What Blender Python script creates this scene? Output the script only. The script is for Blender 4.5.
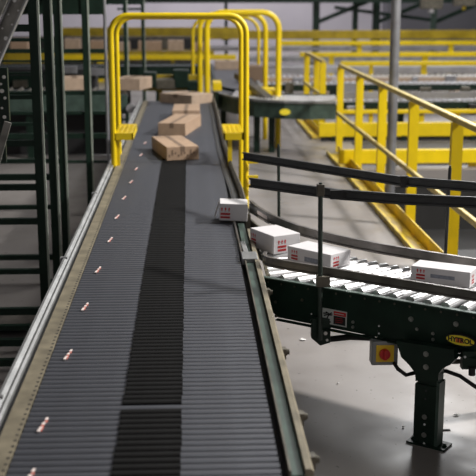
import bpy, bmesh, math, random
from mathutils import Vector, Matrix
random.seed(4)
sc = bpy.context.scene
for o in list(bpy.data.objects): bpy.data.objects.remove(o)
C = bpy.data.collections.new('scene'); sc.collection.children.link(C)
PI = math.pi

# ------------------------------------------------------------------ camera, world, exposure, big lights
FPX = 1050.0; EYE = 2.06
PITCH = math.atan(243/FPX); YAW = math.atan(49/FPX*math.cos(PITCH))
cd = bpy.data.cameras.new('camera'); cam = bpy.data.objects.new('camera', cd); C.objects.link(cam)
cd.sensor_width = 36; cd.lens = 36*FPX/476; cd.clip_end = 200; cd.clip_start = 0.05
cam.location = (0, 0, EYE); cam.rotation_euler = (PI/2-PITCH, 0, -YAW)
cd.dof.use_dof = True; cd.dof.focus_distance = 5.1; cd.dof.aperture_fstop = 3.6
sc.camera = cam
w = bpy.data.worlds.new('world'); sc.world = w; w.use_nodes = True
w.node_tree.nodes['Background'].inputs[0].default_value = (0.75, 0.8, 0.9, 1)
w.node_tree.nodes['Background'].inputs[1].default_value = 0.1
sc.view_settings.view_transform = 'Standard'; sc.view_settings.look = 'None'
sc.view_settings.gamma = 1; sc.view_settings.use_curve_mapping = False
sc.view_settings.exposure = 0.0

def area(name, loc, target, sx, sy, power, col=(1, 1, 1)):
    l = bpy.data.lights.new(name, 'AREA'); l.shape = 'RECTANGLE'; l.size = sx; l.size_y = sy
    l.energy = power; l.color = col
    o = bpy.data.objects.new(name, l); C.objects.link(o); o.location = loc
    o.rotation_euler = (Vector(target)-Vector(loc)).to_track_quat('-Z', 'Y').to_euler()
    return o
area('key_lamp', (7.4, 6.7, 6.6), (0.4, 5.8, 0.7), 0.7, 0.7, 1350, (1, 0.97, 0.93))
area('bay_or_fill_lamp', (3.0, 10.0, 7.4), (2.6, 9.0, 0), 0.8, 5.0, 330, (1, 0.98, 0.95))
area('bay_or_fill_lamp', (0.5, -1.0, 7.4), (0.5, 0.2, 0), 0.8, 3.0, 32, (1, 0.98, 0.95))  # added fill lamp behind the camera, lights the stringer and carton fronts
area('bay_or_fill_lamp', (5.0, 18.0, 7.4), (5.0, 17.9, 0), 1.0, 7.0, 560, (0.97, 0.98, 1))
area('bay_or_fill_lamp', (7.0, 25.0, 7.4), (7.0, 24.9, 0), 1.0, 7.0, 700, (1, 0.98, 0.95))
area('bay_or_fill_lamp', (-1.0, 29.0, 7.4), (-1.0, 29.0, 0), 1.0, 7.0, 110, (0.97, 0.97, 1))
area('bay_or_fill_lamp', (1.0, 37.0, 7.4), (1.0, 39.5, 0), 10.0, 1.0, 1050, (0.97, 0.93, 1))

# ------------------------------------------------------------------ placement helpers
Rv = cam.rotation_euler.to_matrix()
def ray(x, y): return Rv @ Vector(((x-238)/FPX, (238-y)/FPX, -1))
def at(x, y, Y):
    d = ray(x, y); t = Y/d.y; return Vector((d.x*t, Y, EYE+d.z*t))
def on(x, y, z):
    d = ray(x, y); t = (z-EYE)/d.z; return Vector((d.x*t, d.y*t, z))
def zat(y, Y, x=238): return at(x, y, Y).z
def xat(x, Y, y=100): return at(x, y, Y).x

# ------------------------------------------------------------------ materials
def mat(name, col, rough=0.5, metal=0.0, noise=0.0, nscale=20, bump=0.0, col2=None, spec=0.5, stretch=None, emit=None):
    m = bpy.data.materials.new(name); m.use_nodes = True; nt = m.node_tree; b = nt.nodes['Principled BSDF']
    b.inputs['Base Color'].default_value = (*col, 1); b.inputs['Roughness'].default_value = rough
    b.inputs['Metallic'].default_value = metal; b.inputs['Specular IOR Level'].default_value = spec
    if noise or bump:
        tc = nt.nodes.new('ShaderNodeTexCoord'); mp = nt.nodes.new('ShaderNodeMapping')
        nt.links.new(tc.outputs['Object'], mp.inputs[0])
        if stretch: mp.inputs['Scale'].default_value = stretch
        n = nt.nodes.new('ShaderNodeTexNoise'); n.inputs['Scale'].default_value = nscale; n.inputs['Detail'].default_value = 5
        nt.links.new(mp.outputs[0], n.inputs['Vector'])
        if noise:
            r = nt.nodes.new('ShaderNodeValToRGB')
            c2 = col2 or tuple(c*(1-noise) for c in col)
            r.color_ramp.elements[0].position = 0.35; r.color_ramp.elements[1].position = 0.65
            r.color_ramp.elements[0].color = (*c2, 1); r.color_ramp.elements[1].color = (*col, 1)
            nt.links.new(n.outputs[0], r.inputs[0]); nt.links.new(r.outputs[0], b.inputs['Base Color'])
        if bump:
            bp = nt.nodes.new('ShaderNodeBump'); bp.inputs['Strength'].default_value = bump; bp.inputs['Distance'].default_value = 0.01
            nt.links.new(n.outputs[0], bp.inputs['Height']); nt.links.new(bp.outputs[0], b.inputs['Normal'])
    return m
M = dict(
    slat=mat('slat_metal', (0.105, 0.110, 0.128), 0.45, 0.45, 0.22, 9, stretch=(1, 6, 1)),
    shoe=mat('shoe_plastic', (0.006, 0.006, 0.006), 0.7, 0, 0.3, 30, spec=0.12),
    alu=mat('brushed_aluminium', (0.33, 0.335, 0.335), 0.5, 0.5, 0.35, 14, stretch=(1, 0.4, 1)),
    tan=mat('worn_tan_steel', (0.26, 0.225, 0.155), 0.6, 0.15, 0.4, 10),
    grime=mat('grimy_steel', (0.16, 0.145, 0.115), 0.5, 0.5, 0.45, 12),
    green=mat('dark_green_paint', (0.009, 0.026, 0.017), 0.42, 0, 0.35, 8, spec=0.3),
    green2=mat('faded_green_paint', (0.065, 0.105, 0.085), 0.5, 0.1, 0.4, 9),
    rackgreen=mat('rack_green_paint', (0.014, 0.032, 0.022), 0.5, 0, 0.3, 6, spec=0.2),
    postgreen=mat('post_green_paint', (0.045, 0.062, 0.052), 0.42, 0.2, 0.3, 8),
    flange=mat('lit_flange_edge', (0.48, 0.54, 0.46), 0.5, 0, 0.4, 5),  # pale tone puts the lit edges of the uprights into the colour
    black=mat('black_rubber', (0.012, 0.012, 0.013), 0.6),
    railblk=mat('black_guard_rail', (0.060, 0.063, 0.065), 0.45, 0.2, 0.3, 7),
    steel=mat('roller_steel', (0.80, 0.80, 0.81), 0.30, 0.65, 0.12, 12),
    steelrail=mat('dull_steel_rail', (0.22, 0.205, 0.19), 0.36, 0.6, 0.4, 9),
    bolt2=mat('dull_bolt', (0.30, 0.31, 0.29), 0.35, 0.7),
    bolt=mat('bolt_zinc', (0.62, 0.62, 0.60), 0.3, 0.8),
    white=mat('white_carton', (0.68, 0.66, 0.67), 0.6, 0, 0.04, 15),
    red=mat('red_ink', (0.55, 0.02, 0.025), 0.6),
    darkink=mat('dark_ink', (0.10, 0.03, 0.03), 0.6),
    bluegrey=mat('grey_ink', (0.30, 0.32, 0.38), 0.6, 0, 0.3, 60),
    kraft=mat('kraft_cardboard', (0.44, 0.30, 0.20), 0.75, 0, 0.15, 18, bump=0.05),
    kraft2=mat('pale_kraft_cardboard', (0.50, 0.37, 0.27), 0.75, 0, 0.15, 15),
    tape=mat('brown_tape', (0.20, 0.135, 0.09), 0.7),
    yellow=mat('safety_yellow', (0.86, 0.62, 0.004), 0.40, 0, 0.12, 5),
    yellowold=mat('scuffed_yellow', (0.80, 0.58, 0.015), 0.45, 0, 0.45, 4.5, col2=(0.50, 0.35, 0.06)),
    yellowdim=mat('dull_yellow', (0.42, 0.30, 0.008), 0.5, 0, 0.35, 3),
    palerail=mat('worn_handrail_yellow', (0.58, 0.45, 0.13), 0.42, 0, 0.3, 8),
    pole=mat('galvanised_pole', (0.33, 0.33, 0.345), 0.45, 0.55, 0.35, 5),
    belt=mat('grey_belt', (0.10, 0.10, 0.115), 0.55, 0, 0.2, 6),
    bedlight=mat('pale_conveyor_bed', (0.42, 0.41, 0.42), 0.45, 0.4, 0.35, 2.5),
    wall=mat('wall_paint', (0.40, 0.385, 0.405), 0.8, 0, 0.12, 0.5),
    walldark=mat('wall_dark_paint', (0.12, 0.12, 0.13), 0.8, 0, 0.1, 0.5),
    ceil=mat('ceiling_paint', (0.08, 0.08, 0.085), 0.9),
    grey=mat('grey_enclosure', (0.28, 0.29, 0.29), 0.4, 0.2, 0.1, 30),
    yplate=mat('yellow_plate', (0.85, 0.55, 0.02), 0.45),
    redknob=mat('red_plastic', (0.55, 0.012, 0.015), 0.3),
    labelwhite=mat('label_white', (0.55, 0.57, 0.56), 0.5),
    logoyellow=mat('logo_yellow', (0.80, 0.66, 0.03), 0.5),
    logored=mat('logo_red', (0.6, 0.12, 0.02), 0.5),
    sticker=mat('pale_sticker', (0.85, 0.74, 0.70), 0.4),
    stickerred=mat('sticker_red', (0.55, 0.16, 0.12), 0.4),
    paper=mat('paper', (0.8, 0.8, 0.78), 0.7),
    stringer=mat('stringer_grey_steel', (0.30, 0.295, 0.265), 0.55, 0.15, 0.5, 16),
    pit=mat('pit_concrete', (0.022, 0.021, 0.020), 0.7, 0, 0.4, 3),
    dustboard=mat('dusty_board', (0.13, 0.115, 0.10), 0.8, 0, 0.5, 9),
)
# floor: polished concrete with stains, dirt specks
def floor_mat():
    m = bpy.data.materials.new('polished_concrete'); m.use_nodes = True; nt = m.node_tree; b = nt.nodes['Principled BSDF']
    tc = nt.nodes.new('ShaderNodeTexCoord')
    def noise(s, d=6):
        n = nt.nodes.new('ShaderNodeTexNoise'); n.inputs['Scale'].default_value = s; n.inputs['Detail'].default_value = d
        nt.links.new(tc.outputs['Object'], n.inputs['Vector']); return n
    def ramp(src, a, ca, b_, cb):
        r = nt.nodes.new('ShaderNodeValToRGB'); e = r.color_ramp.elements
        e[0].position = a; e[1].position = b_; e[0].color = (*ca, 1); e[1].color = (*cb, 1)
        nt.links.new(src, r.inputs[0]); return r
    big = ramp(noise(0.7).outputs[0], 0.3, (0.20, 0.183, 0.174), 0.7, (0.285, 0.262, 0.250))
    speck = ramp(noise(26, 3).outputs[0], 0.685, (1, 1, 1), 0.72, (0.25, 0.23, 0.21))
    mx = nt.nodes.new('ShaderNodeMix'); mx.data_type = 'RGBA'; mx.blend_type = 'MULTIPLY'; mx.inputs[0].default_value = 1
    nt.links.new(big.outputs[0], mx.inputs[6]); nt.links.new(speck.outputs[0], mx.inputs[7])
    nt.links.new(mx.outputs[2], b.inputs['Base Color'])
    rr = ramp(noise(3).outputs[0], 0.3, (0.30,)*3, 0.7, (0.52,)*3)
    nt.links.new(rr.outputs[0], b.inputs['Roughness'])
    return m
M['floor'] = floor_mat()

# ------------------------------------------------------------------ mesh builder
class MB:
    def __init__(s): s.v = []; s.f = []; s.sm = []
    def add(s, vs, fs, smooth=False):
        k = len(s.v); s.v += [tuple(v) for v in vs]
        for f in fs: s.f.append(tuple(i+k for i in f)); s.sm.append(smooth)
        return s
    def box(s, a, b):
        x0, y0, z0 = (min(a[i], b[i]) for i in range(3)); x1, y1, z1 = (max(a[i], b[i]) for i in range(3))
        return s.add([(x0,y0,z0),(x1,y0,z0),(x1,y1,z0),(x0,y1,z0),(x0,y0,z1),(x1,y0,z1),(x1,y1,z1),(x0,y1,z1)],
                     [(3,2,1,0),(4,5,6,7),(0,1,5,4),(1,2,6,5),(2,3,7,6),(3,0,4,7)])
    def beam(s, p, q, wd, ht, up=(0, 0, 1)):       # rectangular bar from p to q, wd sideways, ht along up
        p = Vector(p); q = Vector(q); d = (q-p).normalized(); up = Vector(up)
        sd = d.cross(up)
        if sd.length < 1e-4: sd = d.cross(Vector((0, 1, 0)))
        sd.normalize(); u = sd.cross(d).normalized()
        vs = []
        for c in (p, q):
            for a, b in ((-1, -1), (1, -1), (1, 1), (-1, 1)): vs.append(c+sd*a*wd/2+u*b*ht/2)
        return s.add(vs, [(3,2,1,0),(4,5,6,7),(0,1,5,4),(1,2,6,5),(2,3,7,6),(3,0,4,7)])
    def tube(s, pts, r, n=12, cap=True):
        pts = [Vector(p) for p in pts]; k = len(pts); rings = []
        prev = None
        for i, p in enumerate(pts):
            if i == 0: d = pts[1]-p
            elif i == k-1: d = p-pts[i-1]
            else: d = (pts[i+1]-p).normalized()+(p-pts[i-1]).normalized()
            d.normalize()
            if prev is None:
                a = d.cross(Vector((0, 0, 1)))
                if a.length < 1e-3: a = d.cross(Vector((0, 1, 0)))
            else: a = prev-d*prev.dot(d)
            a.normalize(); prev = a; b = d.cross(a)
            rings.append([p+(a*math.cos(2*PI*j/n)+b*math.sin(2*PI*j/n))*r for j in range(n)])
        vs = [v for rg in rings for v in rg]; fs = []
        for i in range(k-1):
            for j in range(n):
                fs.append((i*n+j, i*n+(j+1) % n, (i+1)*n+(j+1) % n, (i+1)*n+j))
        s.add(vs, fs, True)
        if cap: s.add(rings[0], [tuple(range(n-1, -1, -1))]); s.add(rings[-1], [tuple(range(n))])
        return s
    def prism(s, poly, a, b, axis=0):               # poly = list of 2-D points, extruded along axis from a to b
        def mk(t, u, v): return [(t, u, v), (u, t, v), (u, v, t)][axis]
        n = len(poly); vs = [mk(a, *p) for p in poly]+[mk(b, *p) for p in poly]
        fs = [tuple(range(n)), tuple(range(2*n-1, n-1, -1))]+[(i, i+n, (i+1) % n+n, (i+1) % n) for i in range(n)]
        return s.add(vs, fs)
    def sweep(s, path, prof, cap=True):             # horizontal path of (x,y,z); prof = (side, up)
        path = [Vector(p) for p in path]; n = len(prof); vs = []
        for i, p in enumerate(path):
            if i == 0: d = path[1]-p
            elif i == len(path)-1: d = p-path[i-1]
            else: d = path[i+1]-path[i-1]
            d.z = 0; d.normalize(); sd = Vector((d.y, -d.x, 0))
            for a, b in prof: vs.append(p+sd*a+Vector((0, 0, b)))
        fs = []
        for i in range(len(path)-1):
            for j in range(n): fs.append((i*n+j, i*n+(j+1) % n, (i+1)*n+(j+1) % n, (i+1)*n+j))
        if cap: fs += [tuple(range(n-1, -1, -1)), tuple(range((len(path)-1)*n, len(path)*n))]
        return s.add(vs, fs)
    def mesh(s, name, m):
        me = bpy.data.meshes.new(name); me.from_pydata(s.v, [], s.f)
        me.polygons.foreach_set('use_smooth', s.sm)
        bm = bmesh.new(); bm.from_mesh(me); bmesh.ops.recalc_face_normals(bm, faces=bm.faces); bm.to_mesh(me); bm.free()
        me.materials.append(M[m] if isinstance(m, str) else m); me.update(); return me
    def build(s, name, m, parent=None, bevel=0, loc=None):
        o = bpy.data.objects.new(name, s.mesh(name, m)); C.objects.link(o)
        if parent: o.parent = parent
        if loc: o.location = loc
        if bevel:
            b = o.modifiers.new('bevel', 'BEVEL'); b.width = bevel; b.segments = 2; b.limit_method = 'ANGLE'
        return o

def tag(o, label=None, cat=None, group=None, kind=None):
    if label: o['label'] = label
    if cat: o['category'] = cat
    if group: o['group'] = group
    if kind: o['kind'] = kind
    return o
def thing(name, label, cat, loc=(0, 0, 0), rz=0, group=None):
    o = bpy.data.objects.new(name, None); C.objects.link(o); o.location = loc; o.rotation_euler = (0, 0, rz)
    o.empty_display_size = 0.1
    return tag(o, label, cat, group)
def inst(me, name, parent, loc=(0, 0, 0), rz=0, label=None):
    o = bpy.data.objects.new(name, me); C.objects.link(o); o.parent = parent; o.location = loc; o.rotation_euler = (0, 0, rz)
    if label: o['label'] = label
    return o
def copy_tree(o, parent=None):
    c = o.copy(); C.objects.link(c); c.parent = parent
    for ch in list(o.children): copy_tree(ch, c)
    return c
def text_mesh(body, size, mname, parent, mtx, name='lettering', bold=0.0):
    cu = bpy.data.curves.new(name, 'FONT'); cu.body = body; cu.size = size; cu.align_x = 'CENTER'; cu.align_y = 'CENTER'
    cu.extrude = 0.0006; cu.offset = bold
    t = bpy.data.objects.new(name, cu); C.objects.link(t)
    dg = bpy.context.evaluated_depsgraph_get(); me = bpy.data.meshes.new_from_object(t.evaluated_get(dg))
    bpy.data.objects.remove(t); me.materials.clear(); me.materials.append(M[mname])
    o = bpy.data.objects.new(name, me); C.objects.link(o); o.parent = parent; o.matrix_local = mtx
    return o
def hexbolt(mb, c, ax, r=0.008, h=0.006):            # bolt head: washer and dome along ax
    c = Vector(c); ax = Vector(ax).normalized()
    mb.tube([c-ax*0.002, c+ax*h*0.35], r*1.35, 10); mb.tube([c, c+ax*h], r, 6)

def one(name, m, par, c, ax, r_, h_):
    b_ = MB(); hexbolt(b_, c, ax, r_, h_); return b_.build(name, m, par)

# ------------------------------------------------------------------ setting
XT = 2.04                                            # edge of the walkway; beyond it a lower pit
ZP = -0.75
fl = MB(); fl.box((-9, -3, -0.2), (XT, 42, 0)); fl.box((XT, 12.45, -0.2), (14, 42, 0)); fl.box((XT, -3, -0.2), (14, 3, 0))
tag(fl.build('floor', 'floor'), kind='structure')
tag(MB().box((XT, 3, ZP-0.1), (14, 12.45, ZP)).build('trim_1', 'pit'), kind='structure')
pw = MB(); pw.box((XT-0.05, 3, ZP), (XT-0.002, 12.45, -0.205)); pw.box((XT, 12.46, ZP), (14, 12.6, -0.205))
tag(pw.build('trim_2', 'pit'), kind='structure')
tag(MB().box((-9, 42, -0.2), (7.6, 42.3, 8)).build('wall_back', 'wall'), kind='structure')
tag(MB().box((7.6, 41, -0.2), (14, 42.3, 8)).build('wall_recess', 'walldark'), kind='structure')
tag(MB().box((-9.3, -3, -0.2), (-9, 42, 8)).build('wall_left', 'wall'), kind='structure')
tag(MB().box((14, -3, -0.2), (14.3, 42, 8)).build('wall_right', 'wall'), kind='structure')
tag(MB().box((-9, -3.3, -0.2), (14, -3, 8)).build('wall_front', 'wall'), kind='structure')
tag(MB().box((-9.3, -3.3, 8), (14.3, 42.3, 8.2)).build('ceiling', 'ceil'), kind='structure')

# ------------------------------------------------------------------ main sorting conveyor
ZB = 0.70; XL = -0.546; XR = 0.255; PITCHM = 0.0425; Y0 = 2.80; NS = 262
main = thing('sorting_conveyor', 'long straight sorting conveyor of dark grey metal slats carrying the brown cartons', 'conveyor', (0, Y0, 0))
prof = []
hw = PITCHM/2-0.0015
for u, z in ((-1, -0.014), (-1, -0.0075), (-0.8, -0.003), (-0.4, -0.0005), (0.1, 0), (0.6, -0.0015), (0.9, -0.005), (1, -0.009), (1, -0.014)):
    prof.append((u*hw, z))
slat_me = MB().prism(prof, XL, XR, 0).mesh('slat', 'slat')
shoe_me = MB().prism([(-hw*0.95, -0.004), (-hw*0.95, 0.001), (-hw*0.6, 0.0045), (hw*0.4, 0.005), (hw*0.95, 0.0), (hw*0.95, -0.004)], -0.240, -0.038, 0).mesh('shoe', 'shoe')
for i in range(NS):
    inst(slat_me, 'slat', main, (0, i*PITCHM, ZB))
    y = Y0+i*PITCHM
    if y < 8.9 and not 3.335 < y < 3.378: inst(shoe_me, 'shoe', main, (random.uniform(-.002, .002), i*PITCHM, ZB+0.0005))
stk_me = MB().box((-.005, -.058, 0), (.005, -.020, .0035)).box((-.0045, -.004, 0), (.0045, .018, .0035)).box((-.004, .034, 0), (.004, .058, .0035)).mesh('sticker', 'sticker')
st2 = MB().box((-.0035, -.022, -.001), (.006, -.002, .003)).box((-.001, .016, -.001), (.007, .036, .003)).box((.005, -.05, -.001), (.008, -.02, .003)).mesh('sticker_mark', 'stickerred')
for k, (px, py) in enumerate(((29, 478), (43, 425), (68, 355), (85, 307), (98, 270), (110, 240), (117, 217), (124, 198), (131, 182), (136, 169), (141, 155), (145, 143))):
    p = on(px, py, ZB+.003); s = inst(stk_me, 'sticker', main, (p.x, p.y-Y0, p.z), -0.13, 'pale pink and red reflective sticker')
    inst(st2, 'sticker_mark', s)
YE = Y0+NS*PITCHM-0.03
def L(y): return y-Y0
# left: tan perforated strip, dark gap, aluminium rail; right: black trough, faded green cap, tan outer angle
MB().box((-0.609, L(Y0), ZB-0.01), (XL-0.004, L(YE), ZB+0.006)).build('edge_strip', 'tan', main)
hs = MB()
for i in range(NS-1):
    hs.tube([(XL-0.010, (i+.5)*PITCHM, ZB+0.0055), (XL-0.010, (i+.5)*PITCHM, ZB+0.0068)], 0.0060, 6)
tag(hs.build('perforation', 'black', main), kind='stuff')
MB().box((-0.626, 0, ZB-0.10), (-0.610, L(YE), ZB-0.012)).build('rail_slot', 'black', main)
MB().sweep([(-0.650, 0, ZB), (-0.650, L(YE), ZB)], [(-0.024, -0.03), (0.022, -0.03), (0.022, 0.008), (0.014, 0.016), (0.004, 0.012), (-0.010, 0.022), (-0.020, 0.022), (-0.024, 0.014)]).build('outer_rail', 'alu', main)
for y in (3.4, 5.35, 7.2, 9.2, 11.2): MB().box((-0.688, L(y), ZB-0.03), (-0.675, L(y)+0.05, ZB+0.02)).box((-0.678, L(y), ZB+0.014), (-0.65, L(y)+0.02, ZB+0.026)).build('rail_splice', 'alu', main)
MB().box((-0.688, 0, ZB-0.30), (-0.628, L(YE), ZB-0.031)).build('side_frame', 'green', main)
MB().box((XR+0.003, 0, ZB-0.06), (0.283, L(YE), ZB-0.03)).build('chain_trough', 'black', main)
MB().sweep([(0.302, 0, ZB), (0.302, L(6.25), ZB)], [(-0.019, -0.28), (0.019, -0.28), (0.019, 0.004), (-0.019, 0.004)][::-1]).build('frame_cap', 'green2', main)
MB().box((0.276, 0, ZB-0.03), (0.283, L(5.5), ZB+0.018)).build('inner_lip_or_gap', 'grime', main)
MB().sweep([(0.335, 0, ZB), (0.340, L(6.02), ZB)], [(-0.012, -0.05), (0.014, -0.05), (0.014, 0.012), (0.006, 0.022), (-0.012, 0.022)][::-1]).build('outer_rail', 'tan', main)
# far right run of the rail, slightly bowed beside the crossover, upper lip taller
far = [(0.352, L(6.35), ZB), (0.35, L(7.3), ZB), (0.325, L(8.3), ZB), (0.31, L(9.5), ZB), (0.31, L(11), ZB), (0.315, L(12.4), ZB), (0.31, L(YE), ZB)]
MB().sweep(far, [(-0.016, -0.1), (0.016, -0.1), (0.016, 0.03), (0.004, 0.045), (-0.016, 0.03)][::-1]).build('outer_rail', 'grime', main)
MB().sweep([(p[0]-0.046, p[1], p[2]) for p in far], [(-0.030, -0.1), (0.030, -0.1), (0.030, -0.004), (-0.012, 0.004), (-0.030, 0.004)][::-1]).build('inner_lip_or_gap', 'black', main)  # black strip paints the shade in the gap beside the rail
for y in (2.92, 3.25, 3.9, 4.75):
    cb = MB().box((0.349, L(y)-.018, ZB-0.03), (0.365, L(y)+.018, ZB+0.012)).build('clamp', 'grime', main)
    bt = MB(); hexbolt(bt, (0.365, L(y), ZB-0.004), (1, 0, 0), 0.011, 0.014); bt.build('clamp_bolt', 'grime', cb)
MB().box((0.285, L(6.26), ZB-0.28), (0.318, L(YE), ZB-0.101)).build('side_frame', 'green', main)
# divert gate plates where the cartons leave
g = MB().box((0.262, L(5.28), ZB-0.01), (0.345, L(5.44), ZB+0.026)); g.beam((0.29, L(5.42), ZB+.02), (0.285, L(5.72), ZB+.01), .028, .014)
g.build('divert_plate', 'alu', main, 0.004)
MB().beam((0.268, L(5.4), ZB+.006), (0.262, L(6.25), ZB+.006), .010, .024).build('wear_strip', 'steelrail', main)
for y in (3.2, 5.6, 8.0, 10.4, 12.8):
    for x in (-0.658, 0.30):
        MB().box((x-.03, L(y)-.04, 0), (x+.03, L(y)+.04, ZB-0.30 if x < 0 else ZB-.28)).box((x-.06, L(y)-.06, 0), (x+.06, L(y)+.06, .01)).build('leg', 'green', main)
MB().box((XL-0.06, 0, ZB-0.16), (0.283, L(YE), ZB-0.13)).build('pan', 'black', main)

# ------------------------------------------------------------------ spur roller conveyor
O = Vector((0.36, 5.157, 0)); D = Vector((0.806, -0.592, 0)).normalized(); N = Vector((-D.y, D.x, 0)); WS = 0.51
def S(s, t, z=0): return O+D*s+N*t+Vector((0, 0, z))
spur = thing('roller_conveyor', 'green framed spur conveyor with shiny steel rollers carrying white cartons, standing on the right', 'conveyor')
FT = [(-.86, 1.185), (-.7, 1.03), (-.5, .87), (-.3, .745), (-.175, .674), (0, .622), (.129, .587), (.3, .552), (.516, .527), (.944, .505), (1.5, .49), (2.2, .485), (3.6, .485)]
def farT(s):                                          # far edge flares out where the spur meets the sorter
    for (a, b), (c, d) in zip(FT, FT[1:]):
        if s <= c: return b+(d-b)*(max(s, a)-a)/(c-a)
    return FT[-1][1]
s = -0.86
while s < 3.3:
    sf = .30+.73*s if s < 1.11 else s; b = S(sf, farT(sf)-.012, 0.662)
    if s >= 0.02: a = S(s, .006, 0.662)
    else: a = Vector((0.385, O.y-(s-.02)*1.05, 0.662))
    if (b-a).length > 0.08:
        mb = MB(); dn = (b-a).normalized()
        mb.tube([a+dn*.004, b-dn*.004], 0.0245, 14); mb.tube([a, b], 0.007, 6)
        mb.build('roller', 'steel', spur)
    s += 0.088
vs = []; ss = [-.8, -.5, -.2, 0, .3, .8, 1.5, 2.4, 3.4]
for x in ss:
    a = S(x, 0.0, .615) if x >= 0 else Vector((0.40, O.y-x*1.05, .615)); vs += [a, S(x, farT(x)-.01, .615)]
MB().add(vs, [(2*i, 2*i+2, 2*i+3, 2*i+1) for i in range(len(ss)-1)]).build('roller_gap_shade', 'black', spur)  # black sheet added under the rollers to darken the gaps between them
def chan(ta, tb, s0, s1, z0, z1): 
    return MB().beam(S(s0, (ta+tb)/2, (z0+z1)/2), S(s1, (ta+tb)/2, (z0+z1)/2), abs(tb-ta), z1-z0)
# near side frame: a channel with an inclined start
ZT = 0.665; ZBm = 0.455
fr = MB()
def plate(poly, t0, t1):
    n = len(poly); vs = [S(a, t0, b) for a, b in poly]+[S(a, t1, b) for a, b in poly]
    return vs, [tuple(range(n)), tuple(range(2*n-1, n-1, -1))]+[(i, i+n, (i+1) % n+n, (i+1) % n) for i in range(n)]
fr.add(*plate([(-0.01, ZT), (3.4, ZT), (3.4, ZBm), (0.10, ZBm+0.01), (0.07, ZBm+0.03)], -0.010, -0.002))
fr.add(*plate([(-0.01, ZT), (3.4, ZT), (3.4, ZT-.006), (0.0, ZT-.006)], -0.032, -0.010))
fr.add(*plate([(0.10, ZBm+.006), (3.4, ZBm+.006), (3.4, ZBm), (0.10, ZBm)], -0.036, -0.010))
fr.build('side_frame', 'green', spur)
MB().add(*plate([(0.0, ZT+.006), (3.4, ZT+.006), (3.4, ZT+.001), (0.0, ZT+.001)], -0.034, -0.006)).build('frame_edge', 'green2', spur)
fp = [(S(x, farT(x)+.005, 0.60)) for x in (-0.84, -0.7, -0.6, -0.5, -0.4, -0.3, -0.2, -0.1, 0, 0.1, 0.2, 0.4, 0.8, 1.3, 2.1, 3.4)]
MB().sweep(fp, [(-0.006, -0.145), (0.006, -0.145), (0.006, 0.062), (-0.006, 0.062)][::-1]).build('side_frame', 'grime', spur)
# low guide rails either side
gp = [(-0.8, .02, .05)]
def rail(path, name, z0, z1, th, m='steelrail'):
    o = MB().sweep(path, [(-th, z0), (th, z0), (th, z0+.008), (th*.2, z0+.012), (th*.2, z1-.010), (th, z1-.007), (th, z1), (-th, z1)][::-1]).build(name, m, spur); return o
near = [(-0.035, 0.085), (-0.015, 0.035), (0.02, 0.004), (0.06, -0.010), (0.14, -0.018), (0.5, -0.02), (1.2, -0.02), (3.4, -0.02)]
rail([S(a, b, 0) for a, b in near], 'guide_rail', 0.724, 0.772, 0.008)
farp = [S(a, farT(a)+.012, 0) for a in (-0.84, -0.7, -0.60, -0.5, -0.4, -0.3, -0.2, -0.1, 0, 0.1, 0.2, 0.4, 0.8, 1.3, 2.1, 3.4)]
rail(farp, 'guide_rail', 0.722, 0.778, 0.009)
ga = on(250, 208, .735); gb = on(269, 219.5, .735)
gs = MB().beam(ga, gb, .010, .055).build('clear_deflector', 'alu', spur)
MB().beam(ga.lerp(gb, .45)+Vector((-.006, -.008, 0)), ga.lerp(gb, .95)+Vector((-.006, -.008, 0)), .002, .040).build('pink_label', 'sticker', gs)
# tall guard rails of black channel on posts
def zr(p): return p
gA = [at(243, 156, 6.75), at(340, 171.5, 5.95), at(400, 181, 5.5), at(486, 188, 5.0)]
gA.append(gA[-1]+(gA[-1]-gA[-2])*3.0)
gB = [at(250, 182.5, 5.32), at(290, 188, 5.12), at(340, 194.5, 4.93), at(400, 199, 4.72), at(486, 203, 4.40)]
gB.append(gB[-1]+(gB[-1]-gB[-2])*3.0)
MB().tube([S(2.6, -.03, .46), S(2.6, -.03, 1.16)], .0115, 10).build('post', 'postgreen', spur); MB().tube([S(2.5, WS+.03, .46), S(2.5, WS+.03, 1.2)], .0115, 10).build('post', 'postgreen', spur)
for pth, hh in ((gA, .052), (gB, .050)):
    mb = MB(); pr = [(-.008, -hh/2), (.008, -hh/2), (.008, -hh/2+.009), (-.002, -hh/2+.012), (-.002, hh/2-.012), (.008, hh/2-.009), (.008, hh/2), (-.008, hh/2)][::-1]
    mb.sweep(pth, pr); mb.build('guard_rail', 'railblk', spur)
for p in ((gA[2]), (gB[3])):
    pass
q = at(404, 181.5, 5.47); MB().box((q.x-.02, q.y-.02, q.z-.03), (q.x+.02, q.y+.005, q.z+.032)).build('rail_joiner', 'black', spur)
q = at(335, 194, 4.93); MB().box((q.x-.025, q.y-.022, q.z-.022), (q.x+.11, q.y-.004, q.z+.022)).build('rail_joiner', 'black', spur)
def post(px, ytop, ybot, Y, r, m='postgreen'):
    a = at(px[0], ytop, Y); b = at(px[1], ybot, Y); b.x = a.x+(b.x-a.x)
    mb = MB().tube([a, b], r, 10); mb.tube([a+Vector((0, 0, -.001)), a+Vector((0, 0, .012))], r*.7, 8)
    return mb.build('post', m, spur)
post((320.5, 320), 185, 340, 4.88, 0.0115)
post((278.5, 279), 146, 228, 6.50, 0.010)
post((450, 445), 168, 262, 5.30, 0.0085, 'railblk')
jb = MB()
q = at(320.5, 190, 4.88); jb.box((q.x-.017, q.y-.016, q.z-.028), (q.x+.017, q.y+.02, q.z+.028))
jb.build('post_clamp', 'grime', spur, .003)
jb = MB(); q = at(320.5, 281, 4.88); jb.box((q.x-.02, q.y-.018, q.z-.028), (q.x+.045, q.y+.03, q.z+.026)); jb.build('post_clamp', 'grime', spur, .003)
q = at(321, 335, 4.93)
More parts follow.
